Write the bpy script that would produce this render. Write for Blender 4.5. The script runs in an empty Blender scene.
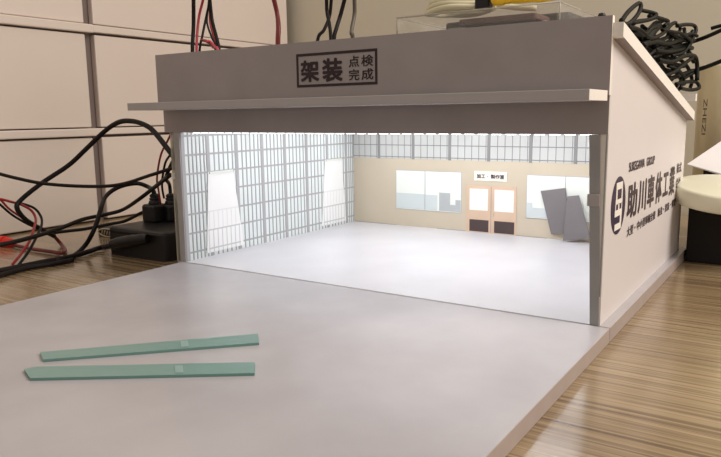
import bpy, math, random
from mathutils import Vector, Matrix
random.seed(4)
S = 0.44            # all plan numbers are in widths of the diorama's opening (0.44 m)
C = bpy.context.scene.collection

# ---------------------------------------------------------------- camera model
CAM = Vector((1.2812, -1.1379, .3555)); YAW, PIT, ROLL, F = -.589, -.1655, -.0136, 683.9
cy_, sy_ = math.cos(YAW), math.sin(YAW); cp_, sp_ = math.cos(PIT), math.sin(PIT)
FW = Vector((sy_*cp_, cy_*cp_, sp_)); RT = Vector((cy_, -sy_, 0)); UP = RT.cross(FW)
cr_, sr_ = math.cos(ROLL), math.sin(ROLL)
RT, UP = cr_*RT + sr_*UP, -sr_*RT + cr_*UP

def at(px, py, ax, val):
    """point of the place seen at a photo pixel, on the plane axis=val"""
    d = RT*((px-360.5)/F) + UP*(-(py-228.5)/F) + FW
    return CAM + d*((val-CAM[ax])/d[ax])

# ---------------------------------------------------------------- materials
def lin(c):
    return tuple((v/255/12.92) if v/255 <= .04045 else ((v/255+.055)/1.055)**2.4 for v in c) + (1,)

def mat(name, col, rough=.6, metal=0, noise=0, nscale=20, trans=0, alpha=1, emit=0, ior=1.45, coat=0, bump=0, stretch=None, ecol=None, spec=None):
    m = bpy.data.materials.new(name); m.use_nodes = True
    nt = m.node_tree; b = nt.nodes['Principled BSDF']
    b.inputs['Base Color'].default_value = lin(col); b.inputs['Roughness'].default_value = rough
    b.inputs['Metallic'].default_value = metal; b.inputs['IOR'].default_value = ior
    b.inputs['Transmission Weight'].default_value = trans; b.inputs['Alpha'].default_value = alpha
    b.inputs['Coat Weight'].default_value = coat
    if spec is not None: b.inputs['Specular IOR Level'].default_value = spec
    if emit:
        b.inputs['Emission Color'].default_value = lin(ecol or col); b.inputs['Emission Strength'].default_value = emit
    tc = nt.nodes.new('ShaderNodeTexCoord'); mp = nt.nodes.new('ShaderNodeMapping')
    nt.links.new(tc.outputs['Object'], mp.inputs[0]); mp.inputs['Scale'].default_value = stretch or (1, 1, 1)
    n = nt.nodes.new('ShaderNodeTexNoise'); n.inputs['Scale'].default_value = nscale; n.inputs['Detail'].default_value = 5
    nt.links.new(mp.outputs[0], n.inputs[0])
    if noise:
        r = nt.nodes.new('ShaderNodeMapRange'); r.inputs[1].default_value = .3; r.inputs[2].default_value = .7
        r.inputs[3].default_value = 1-noise; r.inputs[4].default_value = 1+noise
        nt.links.new(n.outputs[0], r.inputs[0])
        h = nt.nodes.new('ShaderNodeHueSaturation'); h.inputs['Color'].default_value = lin(col)
        nt.links.new(r.outputs[0], h.inputs['Value']); nt.links.new(h.outputs[0], b.inputs['Base Color'])
    if bump:
        bp = nt.nodes.new('ShaderNodeBump'); bp.inputs['Strength'].default_value = bump; bp.inputs['Distance'].default_value = .001
        nt.links.new(n.outputs[0], bp.inputs['Height']); nt.links.new(bp.outputs[0], b.inputs['Normal'])
    return m

M = {}
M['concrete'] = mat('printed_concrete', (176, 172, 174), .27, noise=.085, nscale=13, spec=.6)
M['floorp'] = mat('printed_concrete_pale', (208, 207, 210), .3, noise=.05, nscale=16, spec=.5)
M['concrete_dark'] = mat('fascia_grey_print', (158, 149, 147), .55, noise=.05, nscale=26)
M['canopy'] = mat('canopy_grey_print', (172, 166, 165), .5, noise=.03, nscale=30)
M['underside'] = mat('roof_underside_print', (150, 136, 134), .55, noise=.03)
M['foam'] = mat('white_foam_edge', (235, 228, 218), .7, noise=.03, nscale=300)
M['side'] = mat('side_wall_print', (222, 214, 211), .42, noise=.015, nscale=10)
M['cut_edge'] = mat('board_cut_edge', (172, 157, 149), .5, noise=.04, nscale=60)
M['ink'] = mat('black_ink', (70, 54, 58), .5, noise=.03)
M['navy'] = mat('navy_ink', (58, 46, 66), .5, noise=.03)
M['darkframe'] = mat('sign_frame_ink', (46, 27, 31), .5, noise=.03)
M['sheet'] = mat('printed_window_sheet', (232, 238, 236), .35, noise=.02)
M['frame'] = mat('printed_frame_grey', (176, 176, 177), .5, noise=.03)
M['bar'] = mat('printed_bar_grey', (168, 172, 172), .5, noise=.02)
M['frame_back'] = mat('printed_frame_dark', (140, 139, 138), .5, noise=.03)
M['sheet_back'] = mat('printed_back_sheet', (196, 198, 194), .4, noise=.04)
M['cream'] = mat('cream_wall_print', (200, 188, 166), .5, noise=.02)
M['glass'] = mat('printed_glass', (232, 236, 228), .4, noise=.01)
M['silh'] = mat('printed_silhouette', (205, 213, 212), .4, noise=.01)
M['silh2'] = mat('printed_silhouette_dark', (180, 184, 184), .4, noise=.01)
M['door'] = mat('door_wood_print', (212, 184, 158), .45, noise=.03, nscale=60)
M['doordark'] = mat('door_kick_panel', (76, 62, 60), .5, noise=.04)
M['signw'] = mat('sign_white', (240, 236, 222), .5, noise=.01)
M['greyboard'] = mat('grey_leaning_board', (122, 117, 118), .55, noise=.03, nscale=60)
M['post'] = mat('grey_post', (156, 154, 152), .45, noise=.06, nscale=40)
M['postl'] = mat('pale_post', (168, 164, 162), .45, noise=.04, nscale=40)
M['white'] = mat('cabinet_white', (216, 203, 192), .38, noise=.015, nscale=6, bump=.15)
M['gap'] = mat('cabinet_recess', (118, 104, 98), .6, noise=.04)  # dark tone stands in for shade in the recessed door gaps
M['wall'] = mat('beige_wall', (200, 191, 172), .8, noise=.02, nscale=4)
M['black'] = mat('black_plastic', (20, 18, 19), .42, noise=.08)
M['cable'] = mat('black_cable', (24, 17, 16), .55, noise=.08, nscale=60, spec=.3)
M['olive'] = mat('black_coated_wire', (20, 20, 14), .5, noise=.12, nscale=60, spec=.25)
M['greyc'] = mat('grey_cable', (98, 90, 80), .45, noise=.05)
M['red'] = mat('red_cable', (150, 38, 44), .4, noise=.05)
M['pinkred'] = mat('pale_red_cable', (190, 70, 84), .4, noise=.05)
M['redplug'] = mat('red_plug', (225, 42, 24), .35, noise=.03)
M['maroon'] = mat('dark_red_cable', (112, 36, 34), .4, noise=.05)
M['green'] = mat('green_acrylic', (112, 150, 142), .4, noise=.03, nscale=50, trans=.12)
M['greenmark'] = mat('clear_tape_mark', (140, 168, 162), .3, noise=.04, nscale=200)
M['acryl'] = mat('clear_acrylic', (225, 222, 212), .06, alpha=.10, ior=1.45, noise=.01)
M['acryledge'] = mat('acrylic_edge', (190, 184, 168), .12, alpha=.6, noise=.01)
M['creamc'] = mat('cream_cable', (214, 205, 172), .45, noise=.03)
M['yellow'] = mat('yellow_plastic', (255, 208, 48), .25, noise=.06, nscale=90)
M['orange'] = mat('orange_plastic', (240, 150, 30), .25, noise=.04)
M['can'] = mat('champagne_metal', (208, 195, 160), .3, metal=.3, noise=.05, nscale=30)
M['disc'] = mat('ivory_plastic', (226, 224, 200), .35, noise=.02)
M['paper'] = mat('white_paper', (226, 222, 220), .6, noise=.01)
M['shadebox'] = mat('shade_dark_box', (24, 20, 18), .8, noise=.1)  # near black, stands for the shade below the disc
M['stand'] = mat('dark_stand', (50, 42, 36), .6, noise=.06)
M['silver'] = mat('silver_print', (190, 178, 150), .35, noise=.03)
M['led'] = mat('led_lens', (255, 252, 245), .4, emit=5, ecol=(246, 248, 255), noise=.005)
M['mauve'] = mat('muted_red_plastic', (104, 72, 66), .5, noise=.05)
M['greymetal'] = mat('grey_tools', (122, 122, 120), .35, metal=.4, noise=.15, nscale=60)

# table: fine striped wood veneer, grain running along the length of the desk
def table_mat():
    m = bpy.data.materials.new('striped_wood_veneer'); m.use_nodes = True; nt = m.node_tree
    b = nt.nodes['Principled BSDF']; b.inputs['Coat Weight'].default_value = .35; b.inputs['Coat IOR'].default_value = 1.5; b.inputs['Coat Roughness'].default_value = .16; b.inputs['Roughness'].default_value = .22; b.inputs['Specular IOR Level'].default_value = .75
    tc = nt.nodes.new('ShaderNodeTexCoord'); mp = nt.nodes.new('ShaderNodeMapping')
    mp.inputs['Rotation'].default_value = (0, 0, math.radians(2)); mp.inputs['Scale'].default_value = (3.0, 310, 1)
    nt.links.new(tc.outputs['Object'], mp.inputs[0])
    n = nt.nodes.new('ShaderNodeTexNoise'); n.inputs['Scale'].default_value = 1; n.inputs['Detail'].default_value = 6; n.inputs['Roughness'].default_value = .65
    nt.links.new(mp.outputs[0], n.inputs[0])
    mp2 = nt.nodes.new('ShaderNodeMapping'); mp2.inputs['Scale'].default_value = (1.1, 14, 1); mp2.inputs['Rotation'].default_value = (0, 0, math.radians(2))
    nt.links.new(tc.outputs['Object'], mp2.inputs[0])
    n2 = nt.nodes.new('ShaderNodeTexNoise'); n2.inputs['Scale'].default_value = 1; n2.inputs['Detail'].default_value = 3
    nt.links.new(mp2.outputs[0], n2.inputs[0])
    mx = nt.nodes.new('ShaderNodeMath'); mx.operation = 'MULTIPLY_ADD'; mx.inputs[1].default_value = .78
    nt.links.new(n.outputs[0], mx.inputs[0])
    m2 = nt.nodes.new('ShaderNodeMath'); m2.operation = 'MULTIPLY'; m2.inputs[1].default_value = .22
    nt.links.new(n2.outputs[0], m2.inputs[0]); nt.links.new(m2.outputs[0], mx.inputs[2])
    cr = nt.nodes.new('ShaderNodeValToRGB'); e = cr.color_ramp.elements
    e[0].position = .34; e[0].color = lin((88, 70, 52)); e[1].position = .66; e[1].color = lin((176, 155, 122))
    k = e.new(.44); k.color = lin((126, 105, 78)); k = e.new(.52); k.color = lin((154, 132, 100))
    nt.links.new(mx.outputs[0], cr.inputs[0]); nt.links.new(cr.outputs[0], b.inputs['Base Color'])
    return m
M['table'] = table_mat()

M['glare'] = mat('painted_glare', (246, 247, 245), .4, noise=.01)  # LED glare on the left wall, put into colour
M['glare_fade1'] = mat('glare_fade_bars', (232, 234, 233), .4, noise=.01)
M['glare_fade2'] = mat('glare_fade_bars_low', (206, 208, 209), .4, noise=.01)

# ---------------------------------------------------------------- mesh helpers
class MB:
    def __init__(s): s.v = []; s.f = []; s.mi = []; s.smooth = []
    def poly(s, vs, fs, mi=0, sm=False):
        o = len(s.v); s.v += [Vector(v) for v in vs]
        for f in fs: s.f.append([o+i for i in f]); s.mi.append(mi); s.smooth.append(sm)
    def box(s, x0, x1, y0, y1, z0, z1, mi=0, mf=None):
        """mf: material index per face (-x,+x,-y,+y,-z,+z)"""
        vs = [(x, y, z) for x in (x0, x1) for y in (y0, y1) for z in (z0, z1)]
        fs = [(0, 1, 3, 2), (4, 6, 7, 5), (0, 4, 5, 1), (2, 3, 7, 6), (0, 2, 6, 4), (1, 5, 7, 3)]
        for k, f in enumerate(fs):
            if k == 0: s.poly(vs, [f], (mf or {}).get(k, mi)); base = len(s.v)-8
            else: s.f.append([base+i for i in f]); s.mi.append((mf or {}).get(k, mi)); s.smooth.append(False)
        return s
    def rbox(s, x0, x1, y0, y1, z0, z1, r, seg=4):
        """box with rounded vertical edges and a softened top rim"""
        pts = []
        for cx, cy, a0 in ((x1-r, y1-r, 0), (x0+r, y1-r, 90), (x0+r, y0+r, 180), (x1-r, y0+r, 270)):
            for k in range(seg+1):
                a = math.radians(a0+90*k/seg); pts.append((cx, cy, math.cos(a), math.sin(a)))
        n = len(pts); rings = [(z0, r), (z1-r*.5, r), (z1-r*.15, r*.85), (z1, r*.5)]
        vs = [(cx+rr*c, cy+rr*q, z) for z, rr in rings for cx, cy, c, q in pts]
        fs = [(i*n+j, i*n+(j+1) % n, (i+1)*n+(j+1) % n, (i+1)*n+j) for i in range(3) for j in range(n)]
        fs += [tuple(range(n))[::-1], tuple(3*n+j for j in range(n))]
        s.poly(vs, fs); return s
    def extr(s, pts, d, mi=0, side=None):
        """planar outline pts (3D) given thickness by the vector d; side = material index of the rim"""
        n = len(pts); d = Vector(d); vs = [Vector(p) for p in pts]+[Vector(p)+d for p in pts]
        o = len(s.v); s.v += vs
        def F(ix, m): s.f.append([o+i for i in ix]); s.mi.append(m); s.smooth.append(False)
        F(range(n), mi); F([n+i for i in range(n)][::-1], mi)
        for i in range(n): F((i, (i+1) % n, n+(i+1) % n, n+i), mi if side is None else side)
        return s
    def tube(s, pts, r, seg=8, smooth=5, closed=False, cap=True):
        P = [Vector(p) for p in pts]
        if smooth and len(P) > 2:
            Q = []; n = len(P); rng = range(n if closed else n-1)
            g = (lambda i: P[i % n]) if closed else (lambda i: P[max(0, min(n-1, i))])
            for i in rng:
                a, b, c, d = g(i-1), g(i), g(i+1), g(i+2)
                for k in range(smooth):
                    t = k/smooth
                    Q.append(.5*((2*b)+(c-a)*t+(2*a-5*b+4*c-d)*t*t+(-a+3*b-3*c+d)*t**3))
            if not closed: Q.append(P[-1])
            P = Q
        n = len(P); vs = []; nrm = None
        for i in range(n):
            t = (P[(i+1) % n]-P[i-1]) if closed else (P[min(n-1, i+1)]-P[max(0, i-1)])
            t.normalize()
            if nrm is None: nrm = t.orthogonal().normalized()
            else:
                nrm = nrm-t*nrm.dot(t)
                nrm = nrm.normalized() if nrm.length > 1e-6 else t.orthogonal().normalized()
            bn = t.cross(nrm); rr = r[min(len(r)-1, int(i*len(r)/n))] if isinstance(r, (list, tuple)) else r
            for k in range(seg):
                a = 2*math.pi*k/seg; vs.append(P[i]+(nrm*math.cos(a)+bn*math.sin(a))*rr)
        fs = [(i*seg+k, i*seg+(k+1) % seg, ((i+1) % n)*seg+(k+1) % seg, ((i+1) % n)*seg+k) for i in range(n if closed else n-1) for k in range(seg)]
        s.poly(vs, fs, 0, True)
        if cap and not closed:
            o = len(s.v)-len(vs)
            for ring in (list(range(seg))[::-1], list(range((n-1)*seg, n*seg))):
                s.f.append([o+i for i in ring]); s.mi.append(0); s.smooth.append(False)
        return s
    def lathe(s, prof, c=(0, 0, 0), seg=48, ax=None, sm=True):
        """prof: (radius, height) list; ax: matrix applied before moving to c"""
        A = ax or Matrix.Identity(3); c = Vector(c); n = len(prof)
        vs = [A @ Vector((r*math.cos(2*math.pi*k/seg), r*math.sin(2*math.pi*k/seg), h))+c for r, h in prof for k in range(seg)]
        fs = [(i*seg+k, i*seg+(k+1) % seg, (i+1)*seg+(k+1) % seg, (i+1)*seg+k) for i in range(n-1) for k in range(seg)]
        s.poly(vs, fs, 0, sm)
        o = len(s.v)-len(vs)
        if prof[0][0] > 1e-5: s.f.append([o+k for k in range(seg)][::-1]); s.mi.append(0); s.smooth.append(False)
        if prof[-1][0] > 1e-5: s.f.append([o+(n-1)*seg+k for k in range(seg)]); s.mi.append(0); s.smooth.append(False)
        return s
    def text(s, st, fn, bold=.02, mi=0):
        """lettering; fn maps (u,v) in 0..1 to a 3D point"""
        cu = bpy.data.curves.new('lettering', 'FONT'); cu.body = st; cu.resolution_u = 3; cu.fill_mode = 'FRONT'
        o = bpy.data.objects.new('lettering', cu); C.objects.link(o)
        dg = bpy.context.evaluated_depsgraph_get(); dg.update()
        me = bpy.data.meshes.new_from_object(o.evaluated_get(dg))
        vs = [v.co.copy() for v in me.vertices]; fs = [tuple(p.vertices) for p in me.polygons]
        bpy.data.objects.remove(o); bpy.data.curves.remove(cu); bpy.data.meshes.remove(me)
        if not vs: return s
        x0 = min(v.x for v in vs); x1 = max(v.x for v in vs); y0 = min(v.y for v in vs); y1 = max(v.y for v in vs)
        w_, h_ = x1-x0, max(1e-6, y1-y0)
        sh = [(0, 0)] if bold <= 0 else [(math.cos(a*math.pi/4)*bold, math.sin(a*math.pi/4)*bold) for a in range(8)]
        nn = (Vector(fn(1, 0))-Vector(fn(0, 0))).cross(Vector(fn(0, 1))-Vector(fn(0, 0))).normalized()*.00006
        for kk, (dx, dy) in enumerate(sh):       # a heavier stroke
            s.poly([nn*kk+Vector(fn((v.x-x0+dx+bold)/(w_+2*bold), (v.y-y0+dy+bold)/(h_+2*bold))) for v in vs], fs, mi)
        return s
    def build(s, name, mats, parent=None, bevel=0, origin=None):
        if isinstance(mats, str): mats = [mats]
        if parent is not None:
            o0 = Vector(parent['_o']) if '_o' in parent else Vector((0, 0, 0))
        elif origin: o0 = Vector(origin)
        else:
            o0 = Vector((sum(v.x for v in s.v)/len(s.v), sum(v.y for v in s.v)/len(s.v), min(v.z for v in s.v)))
        me = bpy.data.meshes.new(name)
        me.from_pydata([tuple((v-o0)*S) for v in s.v], [], s.f)
        for k in mats: me.materials.append(M[k])
        for p, m_, q in zip(me.polygons, s.mi, s.smooth): p.material_index = m_; p.use_smooth = q
        me.update()
        ob = bpy.data.objects.new(name, me); C.objects.link(ob); ob['_o'] = tuple(o0)
        if parent is not None: ob.parent = parent
        else: ob.location = o0*S
        if bevel:
            b = ob.modifiers.new('bevel', 'BEVEL'); b.width = bevel*S; b.segments = 2; b.limit_method = 'ANGLE'
        return ob

def tag(o, label=None, cat=None, group=None, kind=None):
    for k, v in (('label', label), ('category', cat), ('group', group), ('kind', kind)):
        if v: o[k] = v
    return o
def thing(name, label, cat, loc, group=None):
    o = bpy.data.objects.new(name, None); C.objects.link(o); o.location = Vector(loc)*S
    o.empty_display_size = .02; o['_o'] = tuple(loc)
    return tag(o, label, cat, group)

ZT = -.026          # table top height
# ================================================================ setting
tb = MB().box(-.98, 3.2, -2.4, 1.60, ZT-.07, ZT)
t = tb.build('desk', 'table', bevel=.003)
tag(t, 'desk with a striped brown wood grain top under the whole garage model', 'desk')
tag(MB().box(-1.35, 3.6, 1.62, 1.70, ZT-1.6, 2.2).build('wall_back', 'wall'), kind='structure')
tag(MB().box(-1.45, -1.36, -2.6, 1.70, ZT-1.6, 2.2).build('wall_left', 'wall'), kind='structure')
tag(MB().box(-1.45, 3.6, -2.6, 1.70, ZT-1.7, ZT-1.62).build('floor', 'gap'), kind='structure')

# white cabinet at the left: a carcass with doors hung proud of it
XC = -.935
cab = thing('storage_cabinet', 'white cabinet with rows of plain doors standing at left behind the cables', 'cabinet', (-1.15, .4, ZT))
MB().box(-1.35, XC-.03, -1.0, 1.56, ZT, 1.08).build('carcass', 'gap', cab)
for y0, y1 in ((-1.0, .424), (.462, 1.56)):
    for z0, z1 in ((-.02, .284), (.322, .652), (.69, 1.07)):
        MB().box(XC-.03, XC-.002, y0, y1, z0, z1).build('door', 'white', cab, bevel=.004)
for z, thick in ((.290, .028), (.657, .030)):
    MB().box(XC-.03, XC+.012, -1.0, .452, z, z+thick).build('rail', 'white', cab, bevel=.004)
    MB().box(XC-.03, XC+.003, .455, 1.56, z+.004, z+thick).build('rail', 'white', cab, bevel=.003)

# ================================================================ front apron board
ap = thing('apron_board', 'large grey concrete print board lying on the desk in front of the garage opening', 'board', (.5, -.6, ZT))
m = MB().box(-.012, 1.0173, -1.02, -.0022, ZT, 0, 0, {0: 1, 1: 1, 2: 1, 3: 1, 4: 1})
m.build('board', ['concrete', 'cut_edge'], ap, bevel=.0012)

# ================================================================ garage model
g = thing('garage_model', 'grey cardboard model of a vehicle workshop with open lit front and signs', 'model building', (.5, .38, ZT))
MB().box(-.03, 1.0173, .0, .80, ZT, 0, 0, {0: 1, 1: 1, 2: 1, 3: 1, 4: 1}).build('base_board', ['concrete', 'cut_edge'], g, bevel=.0012)
MB().box(.0, .9864, .001, .745, 0, .0007).build('floor_sheet', 'floorp', g)  # board margin outside this pale sheet stays grey to stand for shade
def zr(y): return .468-.18*y          # underside of the roof
# right wall
m = MB(); m.extr([(.9865, .002, 0), (.9865, .767, 0), (.9865, .767, zr(.767)), (.9865, .002, zr(.002))], (.0135, 0, 0), 0, 1)
rw = m.build('right_wall', ['side', 'foam'], g)
def sd(y, z, o=.0006): return (1.0+o, y, z)
def side_box(y0, y1, z0, z1, sl0=0):
    return lambda u, v: sd(y0+(y1-y0)*u, z0+(z1-z0)*v)
lt = MB()
for ch, y0, y1, z0, z1 in (('助', .155, .236, .158, .224), ('川', .246, .318, .158, .222), ('車', .330, .398, .157, .225), ('体', .412, .482, .157, .225),
                           ('工', .496, .558, .164, .217), ('業', .572, .640, .157, .225)):
    lt.text(ch, side_box(y0, y1, z0, z1), bold=.03)
lt.build('company_lettering', 'ink', rw)
lt = MB(); lt.text('SUKEGAWA', side_box(.155, .287, .246, .2635), .02); lt.text('GROUP', side_box(.306, .384, .246, .2635), .02)
lt.build('group_lettering', 'ink', rw)
lt = MB()
for st, y0, y1 in (('大型', .163, .215), ('・', .226, .232), ('中小型車輌全般', .246, .425), ('鈑金', .452, .505), ('・', .516, .522), ('塗装', .534, .588), ('・', .6, .606), ('修理', .618, .672)):
    zz = (.125, .144) if st != '・' else (.1325, .137)
    lt.text(st, side_box(y0, y1, *zz), bold=.015)
lt.build('service_lettering', 'ink', rw)
lt = MB(); lt.text('株式', side_box(.660, .728, .203, .228), .02); lt.text('会社', side_box(.660, .728, .168, .192), .02)
lt.build('suffix_lettering', 'ink', rw)
# round emblem: dark disc with a blocky white letter
cyy, czz, rr = .0885, .1935, .0505
em = MB(); em.extr([(1.0, cyy+rr*math.cos(a*math.pi/24), czz+rr*math.sin(a*math.pi/24)) for a in range(48)], (.0007, 0, 0))
emo = em.build('emblem', 'navy', rw)
wl = MB()
def wb(a0, a1, b0, b1): wl.box(1.0007, 1.0011, cyy+a0*rr, cyy+a1*rr, czz+b0*rr, czz+b1*rr)
for a_ in ((-.46, .52, .56, .80), (-.46, -.27, .22, .56), (.38, .54, .22, .56), (-.50, .56, .06, .22), (-.52, -.42, -.14, .08), (-.08, .10, -.14, .08), (.44, .54, -.14, .08),
           (-.56, .54, -.36, -.14), (.28, .52, -.62, -.36), (-.50, .50, -.84, -.62)): wb(a_[0]*.9, a_[1]*.9, a_[2], a_[3])
wl.build('emblem_letter', 'foam', emo)
# left wall with its printed window grid
lw = MB().box(-.020, -.0012, .004, .745, 0, .33).build('left_wall', 'sheet', g)
posts = [.0, .0817, .184, .285, .382, .483, .588, .691]
railz = [.0206, .0686, .1163, .1684, .2163, .2626, .3092]
gr_ = MB()
for i, y in enumerate(posts):
    gr_.box(-.0012, .0006, y+.004, y+.015, .0, .33, 0)
for i, y in enumerate(posts):
    ya = y+.0149; yb = (posts[i+1] if i+1 < len(posts) else .743)+.0041
    if i == len(posts)-1: yb = .745
    for z in railz:
        gr_.box(-.0012, .0004, ya, yb, z-.0022, z+.0022, 1)
    nb = 5 if yb-ya > .07 else 3
    for k in range(1, nb+1):
        yy = ya+(yb-ya)*k/(nb+.6)
        gr_.box(-.0012, .0001, yy-.0016, yy+.0016, 0, .33, 2)
gr_.build('window_grid', ['frame', 'frame', 'bar'], lw)
# two LED glare patches on the left wall, painted as opaque pale shapes
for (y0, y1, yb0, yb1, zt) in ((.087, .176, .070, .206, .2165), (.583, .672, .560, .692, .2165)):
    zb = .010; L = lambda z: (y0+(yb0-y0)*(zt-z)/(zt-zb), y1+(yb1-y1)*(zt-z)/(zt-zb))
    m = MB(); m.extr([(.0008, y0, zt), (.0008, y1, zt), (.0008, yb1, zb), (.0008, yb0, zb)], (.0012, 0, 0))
    f_ = m.build('glare_patch', 'glare', g)
    MB().box(.002, .0055, y0+.003, y1-.003, zt-.005, zt).build('glare_top_edge', 'glass', f_)
    for nm, mt_, zlo, zhi in (('glare_fade_bars', 'glare_fade1', .070, .118), ('glare_fade_bars', 'glare_fade2', .0105, .070)):  # wall bars repeated paler where the painted glare fades out
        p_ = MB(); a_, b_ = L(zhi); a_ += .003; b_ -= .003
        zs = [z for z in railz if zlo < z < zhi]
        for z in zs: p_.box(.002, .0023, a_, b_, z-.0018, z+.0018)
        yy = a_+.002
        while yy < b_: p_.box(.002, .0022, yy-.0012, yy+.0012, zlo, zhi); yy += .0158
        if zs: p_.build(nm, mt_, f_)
# back wall
bw = MB().box(-.0, .9865, .745, .757, 0, .33).build('back_wall', 'cream', g)
def bk(name, mt, rects, par, y=.745, th=.0008):
    mm = MB()
    for x0, x1, z0, z1 in rects: mm.box(x0, x1, y-th, y, z0, z1)
    return mm.build(name, mt, par)
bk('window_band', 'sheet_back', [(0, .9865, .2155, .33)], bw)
mul = [(-.027+.1265*k, ) for k in range(1, 9)]
posts_ = [(x-.0045, x+.0045, .214, .33) for (x,) in mul]
rails_ = ([(0, .9865, .2195, .2222), (0, .9865, .2565, .2592), (0, .9865, .296, .299)])
bb = []
for k in range(9):
    xa = -.0225+.1265*k
    for j in range(1, 6):
        x = xa+.1265*j/5.6
        if 0 < x < .98: bb.append((x-.001, x+.001, .2155, .33))
gb = MB()
for r_, th in [(q_, .0022) for q_ in posts_]+[(q_, .0014) for q_ in rails_]+[(q_, .0012) for q_ in bb]:
    gb.box(r_[0], r_[1], .745-th, .745, r_[2], r_[3])
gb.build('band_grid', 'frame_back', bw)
for (x0, x1, z0, z1, xm) in ((.1646, .392, .0555, .178, .2685), (.598, .80, .056, .178, .7076)):
    w = bk('window_frame', 'frame', [(x0-.0016, x1+.0016, z0-.0016, z1+.0016)], bw, th=.0009)
    bk('pane', 'glass', [(x0, xm-.0012, z0, z1)], w, th=.0016); bk('pane', 'glass', [(xm+.0012, x1, z0, z1)], w, th=.0016)
    if x0 < .3:
        bk('furniture_silhouette', 'silh', [(x0+.001, xm-.0012, .0575, .106), (xm+.0012, .312, .0575, .105)], w, th=.0022)
        bk('furniture_silhouette', 'silh2', [(.3185, .3555, .0575, .114), (.3555, .374, .0575, .078), (.374, .391, .0575, .094)], w, th=.0023)
    else:
        bk('furniture_silhouette', 'silh', [(x0-.0, .615, .0575, .1), (.615, .66, .0575, .086)], w, th=.0022)
# doors printed on the back wall
dr = bk('door_frame', 'door', [(.4085, .567, .0, .1425)], bw, th=.0018)
for gx0, gx1 in ((.4205, .4795), (.5, .5595)):
    bk('door_pane', 'glass', [(gx0, gx1, .0675, .132)], dr, th=.0024)
    bk('kick_panel', 'doordark', [(gx0+.0005, gx1+.003, .0035, .039)], dr, th=.0024)
bk('door_split', 'cut_edge', [(.4885, .4905, .003, .14)], dr, th=.0024)
MB().box(.4965, .4995, .7415, .7430, .052, .062).build('door_handle', 'silver', dr)
sg = bk('room_sign', 'signw', [(.4345, .5365, .1565, .1845)], bw, th=.0018)
lt = MB()
for st, x0, x1 in (('加工', .4425, .470), ('・', .4765, .4795), ('製作室', .487, .529)):
    zz = (.1635, .1765) if st != '・' else (.1685, .1715)
    lt.text(st, (lambda a, b, c, d: (lambda u, v: (a+(b-a)*u, .7429, c+(d-c)*v)))(x0, x1, *zz), .03)
lt.build('room_lettering', 'ink', sg)
for q_ in ((0, .165, 0, .002), (.31, .408, 0, .002), (.568, .66, 0, .002)): bk('skirting_line', 'frame_back', [q_], bw, th=.001)
MB().box(0, .9865, .757, .767, 0, .334).build('rear_panel', 'side', g)
# front posts
lp = MB().box(-.0195, -.0005, -.0, .0155, 0, .318).build('left_post', 'postl', g, bevel=.001)
MB().box(-.0305, -.0275, -.001, .010, 0, .318).build('clear_strip', 'acryledge', g)
MB().box(-.030, -.0245, -.004, .002, .205, .220).build('white_clip', 'foam', g)
rpm = MB().box(.983, .9864, .0015, .030, 0, .318)
rpm.extr([(.9838, -.0012, 0), (.9985, -.0012, 0), (.9872, -.0012, .3178), (.9702, -.0012, .3178)], (0, .0027, 0))
rp = rpm.build('right_post', 'post', g)
MB().box(.9715, .992, -.0035, -.0012, .2015, .2215).build('latch_block', 'canopy', rp, bevel=.001)
MB().box(.9965, .9985, .0008, .0019, .05, .3178).build('dark_line', 'post', rp)
# fascia: upper sheet set a little in front of the lower one
fu = MB().box(-.058, 1.0006, -.008, .0045, .380, .5015, 0, {1: 1, 0: 0, 5: 1}).build('upper_fascia', ['concrete_dark', 'foam'], g)
MB().box(-.050, .9994, .0, .012, .3183, .380, 0, {1: 1}).build('lower_fascia', ['concrete_dark', 'foam'], g)
MB().box(-.0425, .998, -.110, -.008, .371, .3875, 0, {1: 1, 0: 1}).build('canopy', ['canopy', 'foam'], g, bevel=.0008)
# sign on the fascia
X0, X1, Z0, Z1 = .3735, .5700, .4115, .4785
def fb(mm, x0, x1, z0, z1, y=-.008, th=.0006): mm.box(x0, x1, y-th, y, z0, z1)
m = MB(); e = .0052
fb(m, X0, X1, Z0, Z0+e); fb(m, X0, X1, Z1-e, Z1); fb(m, X0, X0+e, Z0+e, Z1-e); fb(m, X1-e, X1, Z0+e, Z1-e)
so = m.build('sign_border', 'darkframe', fu)
lt = MB()
for ch, u0, u1, v0, v1, bd in (('架', .055, .295, .15, .80, .035), ('装', .335, .59, .13, .82, .035), ('点', .665, .79, .52, .84, .015),
                               ('検', .815, .955, .52, .84, .015), ('完', .665, .79, .14, .46, .015), ('成', .815, .955, .14, .46, .015)):
    def fn(u, v, a=(u0, u1, v0, v1)):
        return (X0+(X1-X0)*(a[0]+(a[1]-a[0])*u), -.0086, Z0+(Z1-Z0)*(a[2]+(a[3]-a[2])*v))
    lt.text(ch, fn, bd)
lt.build('sign_lettering', 'darkframe', fu)
# roof board sloping to the back, its rim showing along the right side
m = MB(); y0, y1 = .0048, .772
m.extr([(-.055, y0, zr(y0)), (-.055, y0, zr(y0)+.022), (-.055, y1, zr(y1)+.022), (-.055, y1, zr(y1))], (1.0715, 0, 0), 0, 1)
m.mi[2], m.mi[4] = 0, 1
m.mi = [0, 0, 0, 1, 0, 1]; m.mi[0] = 0
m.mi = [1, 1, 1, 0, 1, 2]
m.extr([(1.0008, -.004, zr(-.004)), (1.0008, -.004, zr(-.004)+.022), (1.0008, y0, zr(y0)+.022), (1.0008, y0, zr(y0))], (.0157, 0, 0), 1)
m.build('roof', ['concrete', 'foam', 'underside'], g)
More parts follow.
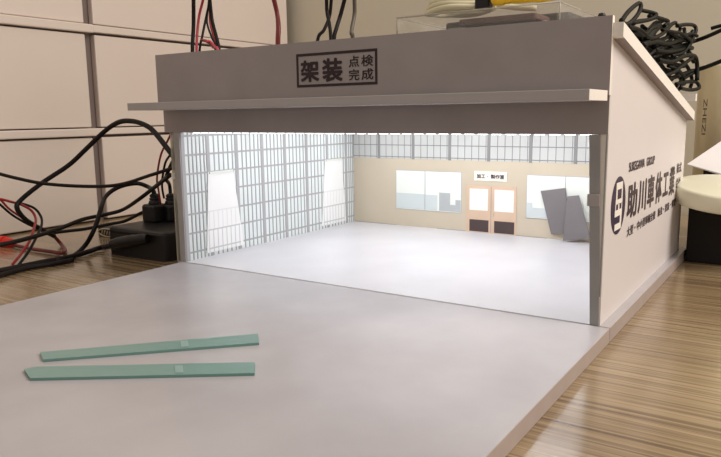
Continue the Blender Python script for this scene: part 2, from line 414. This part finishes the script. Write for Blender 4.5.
# LED bars under the roof
ledb = MB().box(.02, .965, .0135, .0195, .3175, .3215).build('led_strip', 'foam', g)
ll = MB()
for k in range(36):
    x = .035+.0262*k; ll.box(x, x+.017, .0142, .0188, .3166, .3175)
ll.build('led_lens', 'led', ledb)

# grey boards leaning against the back wall
def board(pts, name, label, y_top, y_bot):
    P = []
    for px, py in pts:
        p = at(px, py, 1, .745); f = max(0, min(1, p.z/.14)); P.append(at(px, py, 1, y_bot+(y_top-y_bot)*f))
    mm = MB(); mm.extr(P, (0, .0035, 0)); o = mm.build(name, 'greyboard'); tag(o, label, 'board'); return o
board([(540.7, 191.1), (565.3, 188.1), (570, 233.3), (551.1, 234.3)], 'grey_board', 'left and taller of two tilted plain grey boards leaning on the cream back wall', .738, .735)
board([(567.2, 196.4), (578.6, 195.4), (590.3, 238.6), (563, 240.4)], 'grey_board', 'right, lower of two tilted grey boards, standing on the floor of the garage', .730, .718)

# ================================================================ green strips on the apron
for pts, lb, mk in (([(40, 352), (258, 333.5), (259, 342.5), (43, 359.5)], 'narrower translucent green strip on the grey board, farther from the camera', (.62, .67)),
                    ([(24, 369), (36, 366.5), (255, 362), (254.5, 373), (30, 378)], 'wider translucent green strip on the grey board, nearer to the camera', (.64, .69))):
    P = [at(x, y, 2, .0042) for x, y in pts]
    mm = MB(); mm.extr(P, (0, 0, -.0039)); o = mm.build('green_strip', 'green'); tag(o, lb, 'strip')
    a, b = (P[0], P[1]) if len(P) == 4 else (P[0], P[2]); c, d = (P[3], P[2]) if len(P) == 4 else (P[4], P[3])
    k0, k1 = mk
    q = [a.lerp(b, k0), a.lerp(b, k1), c.lerp(d, k1), c.lerp(d, k0)]; ctr = sum(q, Vector())/4
    q = [ctr+(v-ctr)*.7+Vector((0, 0, .0003)) for v in q]
    m2 = MB(); m2.extr(q, (0, 0, .0004)); tag(m2.build('tape_mark', 'greenmark', o), 'pale clear tape mark')

# ================================================================ power strip and plugs at the left
ps = thing('power_strip', 'black rounded power adapter box on the desk beside the garage', 'power adapter', (-.27, .2, ZT))
MB().rbox(-.382, -.135, .055, .36, ZT, .052, .018, 6).build('housing', 'black', ps)
MB().tube([at(104, 247, 1, .035), at(111, 245.5, 1, .035), at(116, 243.5, 1, .035), at(132, 240.5, 1, .037), at(148, 238.5, 1, .046)], [.008, .0085, .012, .0155, .017, .0165, .015, .012], 12).build('inlet_plug', 'black', ps)
MB().box(-.365, -.175, .0545, .0555, .035, .041).build('rim_line', 'cable', ps)
def plug(px, pyb, pyt, y, label, hw):
    z0 = .0525; b = at(px, pyb, 2, z0); x, y = b.x, b.y
    z1 = at(px, pyt+9, 1, y).z; zc = at(px, pyt, 1, y).z
    t_ = thing('mains_plug', label, 'plug', (x, y, z0))
    mm = MB(); mm.rbox(x-hw, x+hw, y-.03, y+.03, z0, z1, .012, 4); mm.build('plug_body', 'black', t_, bevel=.004)
    mm = MB(); mm.lathe([(.022, z1-.004), (.017, z1+.006), (.0165, z1+.010), (.0125, z1+.011), (.0155, z1+.014), (.0155, z1+.018), (.0115, z1+.019), (.0138, z1+.022), (.0138, z1+.026), (.009, zc+.004)], (x, y, 0), 16)
    mm.build('strain_relief', 'black', t_)
    return Vector((x, y, zc))
pa = plug(156, 221, 195, .33, 'left black mains plug standing upright on the power adapter', .029)
pb = plug(172, 220, 195, .30, 'right black mains plug on the power adapter, next to the garage wall', .027)

ad = thing('label_plug', 'small black plug with a silver printed label on the desk behind the adapter', 'plug', tuple(at(108, 237.5, 2, ZT)))
a0 = at(108, 237.5, 2, ZT); mm = MB(); mm.rbox(a0.x-.055, a0.x+.05, a0.y-.0, a0.y+.05, ZT, ZT+.030, .01); mm.build('plug_body', 'black', ad)
mm = MB()
zf = ZT+.0305
cx, cyq = a0.x+.0, a0.y-.0006
mm.tube([(cx+.046*math.cos(a*math.pi/12), a0.y-.0012, ZT+.0155+.0125*math.sin(a*math.pi/12)) for a in range(24)], .0022, 6, 0, True)
for k in range(5):
    mm.tube([(cx-.030+.013*k, a0.y-.0012, ZT+.009), (cx-.024+.013*k, a0.y-.0012, ZT+.022)], .0020, 6, 0)
tag(mm.build('silver_label', 'silver', ad), 'silver oval print')

# ---------------------------------------------------------------- cables at the left
def pts3(pl):
    out = []
    for p in pl:
        px, py, kind, val = p
        out.append(at(px, py, 2, ZT+.007) if kind == 'T' else at(px, py, 0, val))
    return out
def cable(name, mt, pl, r, label, cat='cable', group=None):
    P = pts3(pl); P = [Vector((p.x, p.y, max(p.z, ZT+r))) for p in P]
    mm = MB(); mm.tube(P, r*.82, 8, 6); return tag(mm.build(name, mt), label, cat, group)

cable('power_cable', 'cable', [(176, 160, 'x', -.08), (170.5, 152.7, 'x', -.1), (155, 132.8, 'x', -.18), (146, 125.5, 'x', -.22), (133.7, 121.4, 'x', -.27), (119.5, 122, 'x', -.33), (105, 131, 'x', -.39), (85.3, 149.8, 'x', -.45), (68.3, 165.5, 'x', -.5),
      (42.7, 182.5, 'x', -.55), (21.3, 199.6, 'x', -.58), (17, 208, 'x', -.58), (25.6, 219.5, 'x', -.58), (42.7, 230, 'x', -.58), (54, 236, 'x', -.60)], .0085, 'thick black cable arching high in a big loop in front of the white cabinet')
cable('test_lead', 'maroon', [(54, 236, 'x', -.60), (61, 244, 'x', -.60), (65, 250, 'T', 0), (62, 253, 'T', 0), (50, 251.5, 'T', 0), (30, 248.5, 'T', 0), (14, 245, 'T', 0)], .0066, 'dark red cable bending back on the desk towards the red plug')
cable('power_cable', 'cable', [(-14, 170, 'x', -.62), (0, 174, 'x', -.6), (17, 178.3, 'x', -.56), (42.7, 183.4, 'x', -.5), (75, 186, 'x', -.42), (105, 186.2, 'x', -.33), (125, 183.4, 'x', -.26), (148, 176, 'x', -.16), (176, 167, 'x', -.06)], .0058, 'thin black cable running almost level from the left edge to the garage wall')
cable('power_cable', 'cable', [(170, 175, 'x', -.08), (153.6, 188, 'x', -.3), (136.6, 201, 'x', -.40), (122, 210, 'x', -.50), (105, 214.7, 'x', -.51), (82.5, 219.5, 'x', -.50), (57, 229.5, 'x', -.45), (20, 240.5, 'x', -.37), (-12, 247, 'x', -.36)], .0072, 'black cable rising from the left edge in waves to the garage wall behind the adapter')
cable('power_cable', 'cable', [(150, 209, 'x', -.44), (140, 213.5, 'x', -.47), (125, 221, 'x', -.52), (108, 224.5, 'x', -.56), (85, 229, 'x', -.6), (68, 231, 'x', -.62), (42.7, 234, 'x', -.62)], .0062, 'black cable sagging low behind the adapter and along the desk')
P = [pa+Vector((0, 0, -.006)), pa+Vector((-.004, 0, .012))]+pts3([(148, 186.8, 'x', -.40), (136.6, 183.4, 'x', -.42), (119.5, 186.8, 'x', -.46), (106.7, 195.4, 'x', -.48), (101, 208, 'x', -.43), (97, 222, 'x', -.41), (91.5, 235, 'x', -.41), (84.6, 246, 'x', -.44), (73, 256, 'T', 0), (55, 261.5, 'T', 0)])
mm = MB(); mm.tube(P, .0064, 8, 6); tag(mm.build('plug_cord', 'cable'), 'black cord curving up from the left plug and down to the desk', 'cord')
P = [pb+Vector((0, 0, -.006)), pb+Vector((-.002, 0, .03))]+pts3([(166, 178, 'x', -.18), (171, 165, 'x', -.12), (175, 158, 'x', -.09)])
mm = MB(); mm.tube(P, .0052, 8, 6); tag(mm.build('plug_cord', 'cable'), 'black cord rising straight from the right plug beside the garage wall', 'cord')
cable('power_cable', 'cable', [(104, 247, 'x', -.425), (97, 249.3, 'T', 0), (88, 252.5, 'T', 0), (69, 257.8, 'T', 0), (39.4, 263.5, 'T', 0), (0, 271.5, 'T', 0), (-25, 277, 'T', 0)], .0088, 'thick black cable lying on the desk and entering the adapter')
cable('power_cable', 'cable', [(73, 260, 'T', 0), (52, 264, 'T', 0), (28, 268, 'T', 0), (0, 275.5, 'T', 0), (-25, 282, 'T', 0)], .0075, 'second black cable on the desk, just in front of the thick one')
cable('test_lead', 'red', [(172, 132, 'x', -.12), (168, 140, 'x', -.15), (160.7, 155.5, 'x', -.2), (157, 178, 'x', -.24), (158.5, 190, 'x', -.26), (160.7, 204, 'x', -.27)], .0034, 'thin red wire dropping to the plugs beside the garage wall', 'wire')
cable('test_lead', 'cable', [(175, 146, 'x', -.10), (170, 155, 'x', -.13), (165, 164, 'x', -.18), (162, 184, 'x', -.22), (164, 198, 'x', -.24)], .0038, 'thin black wire dropping to the plugs beside the red wire', 'wire')
cable('test_lead', 'red', [(-12, 198, 'x', -.6), (0, 199, 'x', -.6), (11.8, 202, 'x', -.6), (21.6, 204.8, 'x', -.6), (31.5, 210.7, 'x', -.58), (35.8, 219.5, 'x', -.55), (33.5, 229.4, 'x', -.5), (29.5, 241, 'x', -.45), (21.6, 253, 'x', -.42), (12, 265, 'x', -.42)], .0044, 'red wire looping at the left edge and dropping to the desk', 'wire')
cable('test_lead', 'cable', [(20, 203, 'x', -.63), (33.5, 207.7, 'x', -.62), (40.4, 215.6, 'x', -.6), (41.7, 224.4, 'x', -.56), (36.4, 237, 'x', -.48), (27.6, 253, 'x', -.42), (17.7, 266, 'x', -.41)], .0044, 'dark wire looping beside the red wire at left and dropping to the desk', 'wire')
cable('test_lead', 'red', [(-12, 193, 'x', -.66), (0, 199.5, 'x', -.66), (7.9, 207.7, 'x', -.66), (15.7, 213.6, 'x', -.66), (27, 220.5, 'x', -.65)], .0040, 'short red wire slanting down from the left edge above the red plug', 'wire')
cable('test_lead', 'cable', [(-12, 195, 'x', -.68), (0, 204.5, 'x', -.68), (11.8, 214.6, 'x', -.68), (27.6, 224, 'x', -.66), (40, 229, 'x', -.63)], .0044, 'short black wire slanting down below the short red wire at left', 'wire')
rp_ = thing('banana_plug', 'bright red plug lying on the desk at the left edge of the photo', 'plug', tuple(at(3, 244, 2, ZT)))
a, b = at(-12, 240, 2, ZT+.016), at(14, 243.5, 2, ZT+.012)
mm = MB(); mm.tube([a, a.lerp(b, .5), a.lerp(b, .78), b], [.018, .018, .0175, .016, .014, .009], 12, 4); mm.build('plug_sleeve', 'redplug', rp_)
mm = MB(); mm.tube([a.lerp(b, .62), a.lerp(b, .66)], .0195, 12, 0); mm.build('plug_collar', 'redplug', rp_)

# ---------------------------------------------------------------- wires hanging behind the sign
def roofz(y): return zr(y)+.022
def hang(mt, pl, r, y, label, name='hanging_wire', up=.10):
    """pl: pixels down to the fascia edge; the wire then runs on down to the roof"""
    P = [at(px, py, 1, y+.012*math.sin(i*1.7)) for i, (px, py) in enumerate(pl)]
    if P[-1].z > roofz(P[-1].y)+r: P.append(Vector((P[-1].x+(P[-1].x-P[-2].x)*.3, P[-1].y, roofz(P[-1].y)+r)))
    d = (P[0]-P[1]).normalized(); P.insert(0, P[0]+d*up)
    mm = MB(); mm.tube(P, r, 8, 5); return tag(mm.build(name, mt), label, 'wire')
hang('cable', [(193.5, -2), (193.5, 25), (192.5, 52)], .0058, .34, 'thick straight black wire hanging down, leftmost behind the sign board')
hang('pinkred', [(203.5, -2), (198.5, 20), (196.5, 52)], .0038, .30, 'red wire hanging between the thick black wire and the wire bunch')
hang('cable', [(209.5, 2), (206, 18), (202.5, 35), (199.5, 52)], .0034, .28, 'thin black wire splitting to the left out of the bunch')
hang('cable', [(209.5, -2), (212, 20), (216, 36), (219, 50)], .0052, .30, 'thick black wire slanting down to the right in the left bunch')
hang('cable', [(208.5, 4), (207, 22), (212, 38), (217, 50)], .0030, .33, 'thin black wire bowing inside the left bunch')
hang('red', [(210.5, -2), (210, 20), (213, 34), (218, 50)], .0036, .36, 'red wire inside the left bunch behind the sign board')
hang('maroon', [(202, 40), (208, 42), (213, 47), (216, 51)], .0040, .26, 'short dark red wire crossing low behind the left bunch', up=.004)
hang('pinkred', [(207, 41), (210.5, 42), (215, 47), (218, 51)], .0038, .25, 'short pale red wire beside the dark red one low in the bunch', up=.004)
hang('maroon', [(274, -2), (277.5, 14), (279, 28), (278.5, 44)], .0050, .30, 'dark half of the red and black wire pair hanging left of the sign')
hang('red', [(272.5, -2), (276.3, 14), (277.3, 28), (276.8, 44)], .0036, .31, 'red half of the red and black wire pair hanging left of the sign')
hang('cable', [(326.5, -2), (327, 12), (329.5, 25), (331, 40)], .0046, .30, 'black wire above the sign crossing from left to right')
hang('cable', [(331.5, -2), (329.5, 16), (324, 30), (317.5, 41)], .0044, .34, 'black wire above the sign crossing from right to left')
hang('cable', [(345, -2), (340.5, 15), (336.5, 28), (334, 40)], .0050, .27, 'black wire slanting down above the sign, right of the crossing pair')
hang('greyc', [(354.5, -2), (354.5, 14), (352, 28), (351.5, 34), (352.7, 38)], .0050, .30, 'grey wire hanging above the right end of the sign')

# ================================================================ tray and things on top of the roof
tz0, tz1 = .5019, .5355
ty0, ty1 = .03, .30
tr = thing('clear_tray', 'clear acrylic tray lying on top of the garage roof behind the sign board', 'tray', (.75, .15, tz0))
bx0, bx1 = .591, .905
MB().box(bx0, bx1, ty0, ty1, tz0, tz0+.003).build('tray_floor', 'acryl', tr)
for n_, a in (('tray_side', (bx0, bx0+.004, ty0, ty1)), ('tray_side', (bx1-.004, bx1, ty0, ty1)), ('tray_side', (bx0+.004, bx1-.004, ty0, ty0+.004)), ('tray_side', (bx0+.004, bx1-.004, ty1-.004, ty1))):
    MB().box(*a, tz0+.003, tz1).build(n_, 'acryl', tr)
m = MB()
m.tube([(bx0, ty0, tz1), (bx1, ty0, tz1), (bx1, ty1, tz1), (bx0, ty1, tz1)], .0016, 6, 0, True)
m.tube([(bx0, ty0, tz0+.003), (bx0, ty0, tz1)], .0016, 6, 0)
m.tube([(bx1, ty0, tz0+.003), (bx1, ty0, tz1)], .0016, 6, 0)
m.build('tray_rim', 'acryledge', tr)
tag(MB().rbox(.655, .86, .10, .26, tz0+.0032, tz0+.016, .01).build('flat_case', 'greymetal'), 'flat grey case lying inside the clear tray', 'case')
tag(MB().rbox(.70, .85, .07, .15, tz0+.0165, tz0+.026, .006).build('flat_case', 'mauve'), 'muted dark red case lying on the grey case in the tray', 'case')
tag(MB().rbox(.63, .885, .155, .262, tz0+.0165, tz0+.034, .008).build('flat_case', 'stand'), 'dark flat case at the back inside the clear tray', 'case')
# cream cable coil
m = MB(); zc = tz1+.0065
lid = MB().box(.60, .90, .035, .295, tz1+.0018, tz1+.0038).build('tray_lid', 'acryl', tr)
P = []
for k in range(5):
    rx, ry = .066-.004*k, .045-.003*k
    for a in range(16):
        t_ = a/16*2*math.pi
        P.append((.695+rx*math.cos(t_), .088+ry*math.sin(t_), zc+.0075*(k % 3)+.004+.002*math.sin(3*t_+k)))
P += [(.765, .11, zc+.01), (.80, .12, zc+.004), (.83, .13, zc+.001)]
m.tube(P, .0055, 8, 3)
tag(m.build('coiled_cable', 'creamc'), 'cream cable wound in a coil on top of the clear tray', 'cable')
m = thing('black_clip', 'small black plastic clip on the tray beside the yellow tool', 'clip', (.765, .05, tz1))
MB().rbox(.748, .776, .035, .058, tz1+.0042, tz1+.022, .005).build('clip_body', 'black', m)
MB().tube([(.752, .0465, tz1+.021), (.762, .0465, tz1+.029), (.772, .0465, tz1+.021)], .003, 8, 4).build('clip_lever', 'black', m)
tt = thing('yellow_tool', 'yellow and orange handled hand tool lying on the clear tray', 'tool', (.85, .05, tz1))
MB().tube([(.782, .045, tz1+.018), (.80, .043, tz1+.019), (.83, .046, tz1+.016), (.87, .047, tz1+.0155), (.905, .046, tz1+.0165)], [.012, .0135, .0115, .010, .0095, .011, .0105, .008], 14, 5).build('lower_handle', 'yellow', tt)
MB().tube([(.785, .07, tz1+.030), (.81, .068, tz1+.031), (.86, .068, tz1+.026), (.90, .066, tz1+.020)], [.010, .011, .0095, .009], 14, 5).build('upper_handle', 'yellow', tt)
MB().lathe([(.009, -.005), (.0115, 0), (.009, .005)], (.786, .0435, tz1+.0185), 20, Matrix.Rotation(math.pi/2, 3, 'Y')).build('handle_cap', 'orange', tt)
sc = MB().lathe([(.006, .0), (.006, .002), (.0045, .005), (0.0005, .006)], (.982, -.001, .5015), 16)
sc.build('screw_cap', 'black', g)

# ---------------------------------------------------------------- tangle of black wire at the roof's right edge
TG = 'black wires tangled on the roof edge'
TL = 'bent black wire inside the tangled heap on the right edge of the roof'
def wire(pl, r, y0, label=TL, dy=.03, group=TG, mt='olive'):
    P = []
    for i, (px, py) in enumerate(pl):
        y = max(.22, min(.72, .27+(px-621)*.0060+(y0-.42)*.5+dy*math.sin(i*1.3+y0*40))); p = at(px, py, 1, y); p.z = max(p.z, roofz(p.y)+r if p.x < 1.016 and p.y < .77 else p.z); P.append(p)
    mm = MB(); mm.tube(P, r*.66, 8, 5); return tag(mm.build('black_wire', mt), label, 'wire', group)
wire([(621, 22), (628, 12), (638, 3.5), (641, 6), (638, 14), (631, 22), (625, 24), (621, 20)], .0065, .30, 'black wire bent into an upright hairpin, leftmost in the heap on the roof', .012, None)
wire([(640, 10), (650, 12), (656, 14), (655, 17), (648, 20), (632, 23)], .0062, .34, 'black wire at the top of the heap curling back over itself', .02, None)
wire([(649, 16), (659, 18), (668, 21.5), (664, 26)], .0068, .36, 'short thick black wire end near the top of the heap', .01, None)
wire([(677, 26), (686, 24.5), (694, 25.5), (696, 31), (692, 40), (688, 50)], .0066, .42, 'black wire hooked over at the upper right of the heap', .015, None)
wire([(724, 29), (706, 37), (692, 42), (670, 50), (652, 58)], .0072, .45, 'long straight black rod reaching up to the right edge, upper of two', .01, None)
wire([(724, 60), (706, 67), (690, 72), (672, 78), (666, 80)], .0076, .45, 'long straight black rod reaching up to the right edge, lower of two', .01, None)
wire([(850, 260), (835, 150), (800, 50), (760, 18), (724, 25), (711, 28.5)], .0066, .55, 'short black rod end alone at the right edge above the long rods', .005, None)
heap = [
 [(628, 27), (640, 30), (650, 38), (662, 34), (672, 24), (676, 23)],
 [(634, 30), (643, 35), (650, 30), (656, 24), (664, 20)],
 [(645, 42), (655, 30), (660, 26), (668, 30), (666, 38), (655, 46)],
 [(648, 45), (660, 40), (672, 36), (682, 37), (690, 34), (697, 36)],
 [(652, 52), (664, 48), (676, 43), (688, 38), (693, 31)],
 [(650, 48), (662, 55), (676, 52), (688, 44), (692, 36)],
 [(655, 56), (668, 58), (680, 60), (688, 68), (692, 80), (690, 88)],
 [(658, 60), (672, 62), (684, 56), (694, 56), (697, 64), (697, 80)],
 [(668, 66), (678, 70), (684, 78), (680, 88), (676, 92)],
 [(676, 84), (686, 82), (696, 82), (699, 88), (690, 90), (680, 88)],
 [(660, 50), (668, 44), (676, 52), (684, 48), (690, 54), (694, 62)],
 [(674, 90), (680, 82), (688, 76), (696, 72)],
 [(642, 26), (652, 34), (662, 42), (674, 46), (684, 38), (684, 28)],
 [(640, 36), (650, 44), (660, 52), (668, 62), (678, 74), (684, 84)],
 [(662, 30), (674, 32), (682, 34), (690, 42), (684, 52), (672, 56)],
 [(646, 36), (652, 28), (662, 28), (670, 33), (680, 42)],
 [(655, 50), (668, 52), (680, 50), (692, 48)],
]
heap += [
 [(622, 24), (632, 31), (641, 42), (650, 50), (660, 56)],
 [(636, 34), (650, 52), (662, 66), (672, 80)],
 [(650, 62), (660, 58), (672, 64), (684, 66)],
 [(656, 68), (668, 70), (680, 74), (692, 70)],
 [(664, 76), (674, 72), (684, 64), (692, 58)],
 [(644, 44), (656, 42), (668, 44), (680, 40), (690, 40)],
 [(648, 56), (658, 48), (670, 40), (680, 30), (678, 25)],
 [(628, 30), (636, 22), (648, 20), (657, 17)],
]
wire([(641, 47), (646, 40), (651, 32), (657, 25)], .0165, .42, 'thick black lump tilted in the middle of the tangled heap', .0, None)
for k, pl in enumerate(heap): wire(pl, (.0066, .0080, .0058)[k % 3], .38+.02*(k % 7), dy=.012)

# ================================================================ things behind the right wall
cz = -.026
can = thing('metal_can', 'tall champagne coloured metal can standing behind the right wall of the garage', 'can', (1.03, 1.19, cz))
cx, cyc, cr = 1.045, 1.20, .083
ztop = .487
MB().lathe([(cr-.004, cz), (cr, cz+.004), (cr, ztop-.008), (cr-.003, ztop-.002), (cr-.008, ztop), (cr-.010, ztop-.006), (0.0005, ztop-.006)], (cx, cyc, 0), 64).build('can_body', 'can', can)
lt = MB(); toC = math.atan2(CAM.y-cyc, CAM.x-cx)
def cyl(u, v):    # letters run down the can
    a = toC-.86+.17*v; z = ztop-.10-.105*u
    return (cx+(cr+.0006)*math.cos(a), cyc+(cr+.0006)*math.sin(a), z)
lt.text('ZHEZI', cyl, .0)
lt.build('embossed_lettering', 'greyc', can)
# lower dark box added for shade under the disc; taller box with paper
tag(MB().box(1.022, 1.52, .735, .96, ZT, .128).build('dark_or_shade_box', 'shadebox', bevel=.004), 'lower dark box added for the shade beside the right wall, the ivory disc rests on it', 'box')
tag(MB().box(1.02, 1.52, .97, 1.09, ZT, .196).build('dark_or_shade_box', 'stand', bevel=.004), 'taller dark box in the shadow behind the disc under the white card', 'box')
q = [at(687, 165, 1, .90), at(724, 140, 1, 1.04), at(790, 150, 1, 1.04), at(790, 194, 1, .90), at(724, 176, 1, .90)]
mm = MB(); mm.extr(q, (0, 0, .0025)); tag(mm.build('white_card', 'paper'), 'white card with a pointed corner lying on the taller dark box at right edge', 'card')
dc = at(731, 185.5, 1, .735); R_ = .128
A = Matrix.Rotation(.12, 3, 'X') @ Matrix.Rotation(.07, 3, 'Y')
dk = MB().lathe([(R_-.010, -.044), (R_-.003, -.041), (R_, -.036), (R_, -.006), (R_-.003, -.001), (R_-.008, 0), (0.0005, 0)], dc, 72, A)
tag(dk.build('ivory_disc', 'disc'), 'thick round ivory disc lying tilted on the lower dark box right of the printed wall', 'disc')
p = at(697, 97, 1, .79)
MB().box(.90, p.x, .767, .79, p.z-.010, p.z+.008).build('rear_ledge', 'foam', g)

# ================================================================ light and camera
w = bpy.data.worlds.new('room'); bpy.context.scene.world = w; w.use_nodes = True
w.node_tree.nodes['Background'].inputs[0].default_value = lin((255, 244, 234)); w.node_tree.nodes['Background'].inputs[1].default_value = .42
def area(name, loc, tgt, sx, sy, power, col):
    l = bpy.data.lights.new(name, 'AREA'); l.shape = 'RECTANGLE'; l.size = sx*S; l.size_y = sy*S; l.energy = power; l.color = lin(col)[:3]
    o = bpy.data.objects.new(name, l); C.objects.link(o); o.location = Vector(loc)*S
    o.rotation_euler = (Vector(tgt)-Vector(loc)).to_track_quat('-Z', 'Y').to_euler(); return o
area('ceiling_lamp', (3.4, .5, 2.7), (.2, .4, 0), 1.6, 2.2, 24.5, (255, 246, 238))
area('ceiling_lamp', (-.2, -1.6, 4.2), (0, .2, 0), 1.4, 1.4, 3.8, (255, 244, 234))
for i, y in enumerate((.12, .36, .60)):
    l = area('led_panel', (.49, y, zr(y)-.012), (.49, y+.02, 0), .86, .05, (.40, .30, .27)[i], (246, 248, 253))

cd = bpy.data.cameras.new('camera'); co = bpy.data.objects.new('camera', cd); C.objects.link(co)
cd.sensor_fit = 'HORIZONTAL'; cd.sensor_width = 36; cd.lens = F/721*36; cd.clip_start = .01; cd.clip_end = 50
Rm = Matrix((RT, UP, -FW)).transposed(); co.matrix_world = Matrix.Translation(CAM*S) @ Rm.to_4x4()
sc = bpy.context.scene; sc.camera = co
for o in C.objects:
    if '_o' in o: del o['_o']
sc.view_settings.view_transform = 'Standard'; sc.view_settings.look = 'None'; sc.view_settings.gamma = 1
sc.view_settings.use_curve_mapping = False; sc.view_settings.exposure = 0
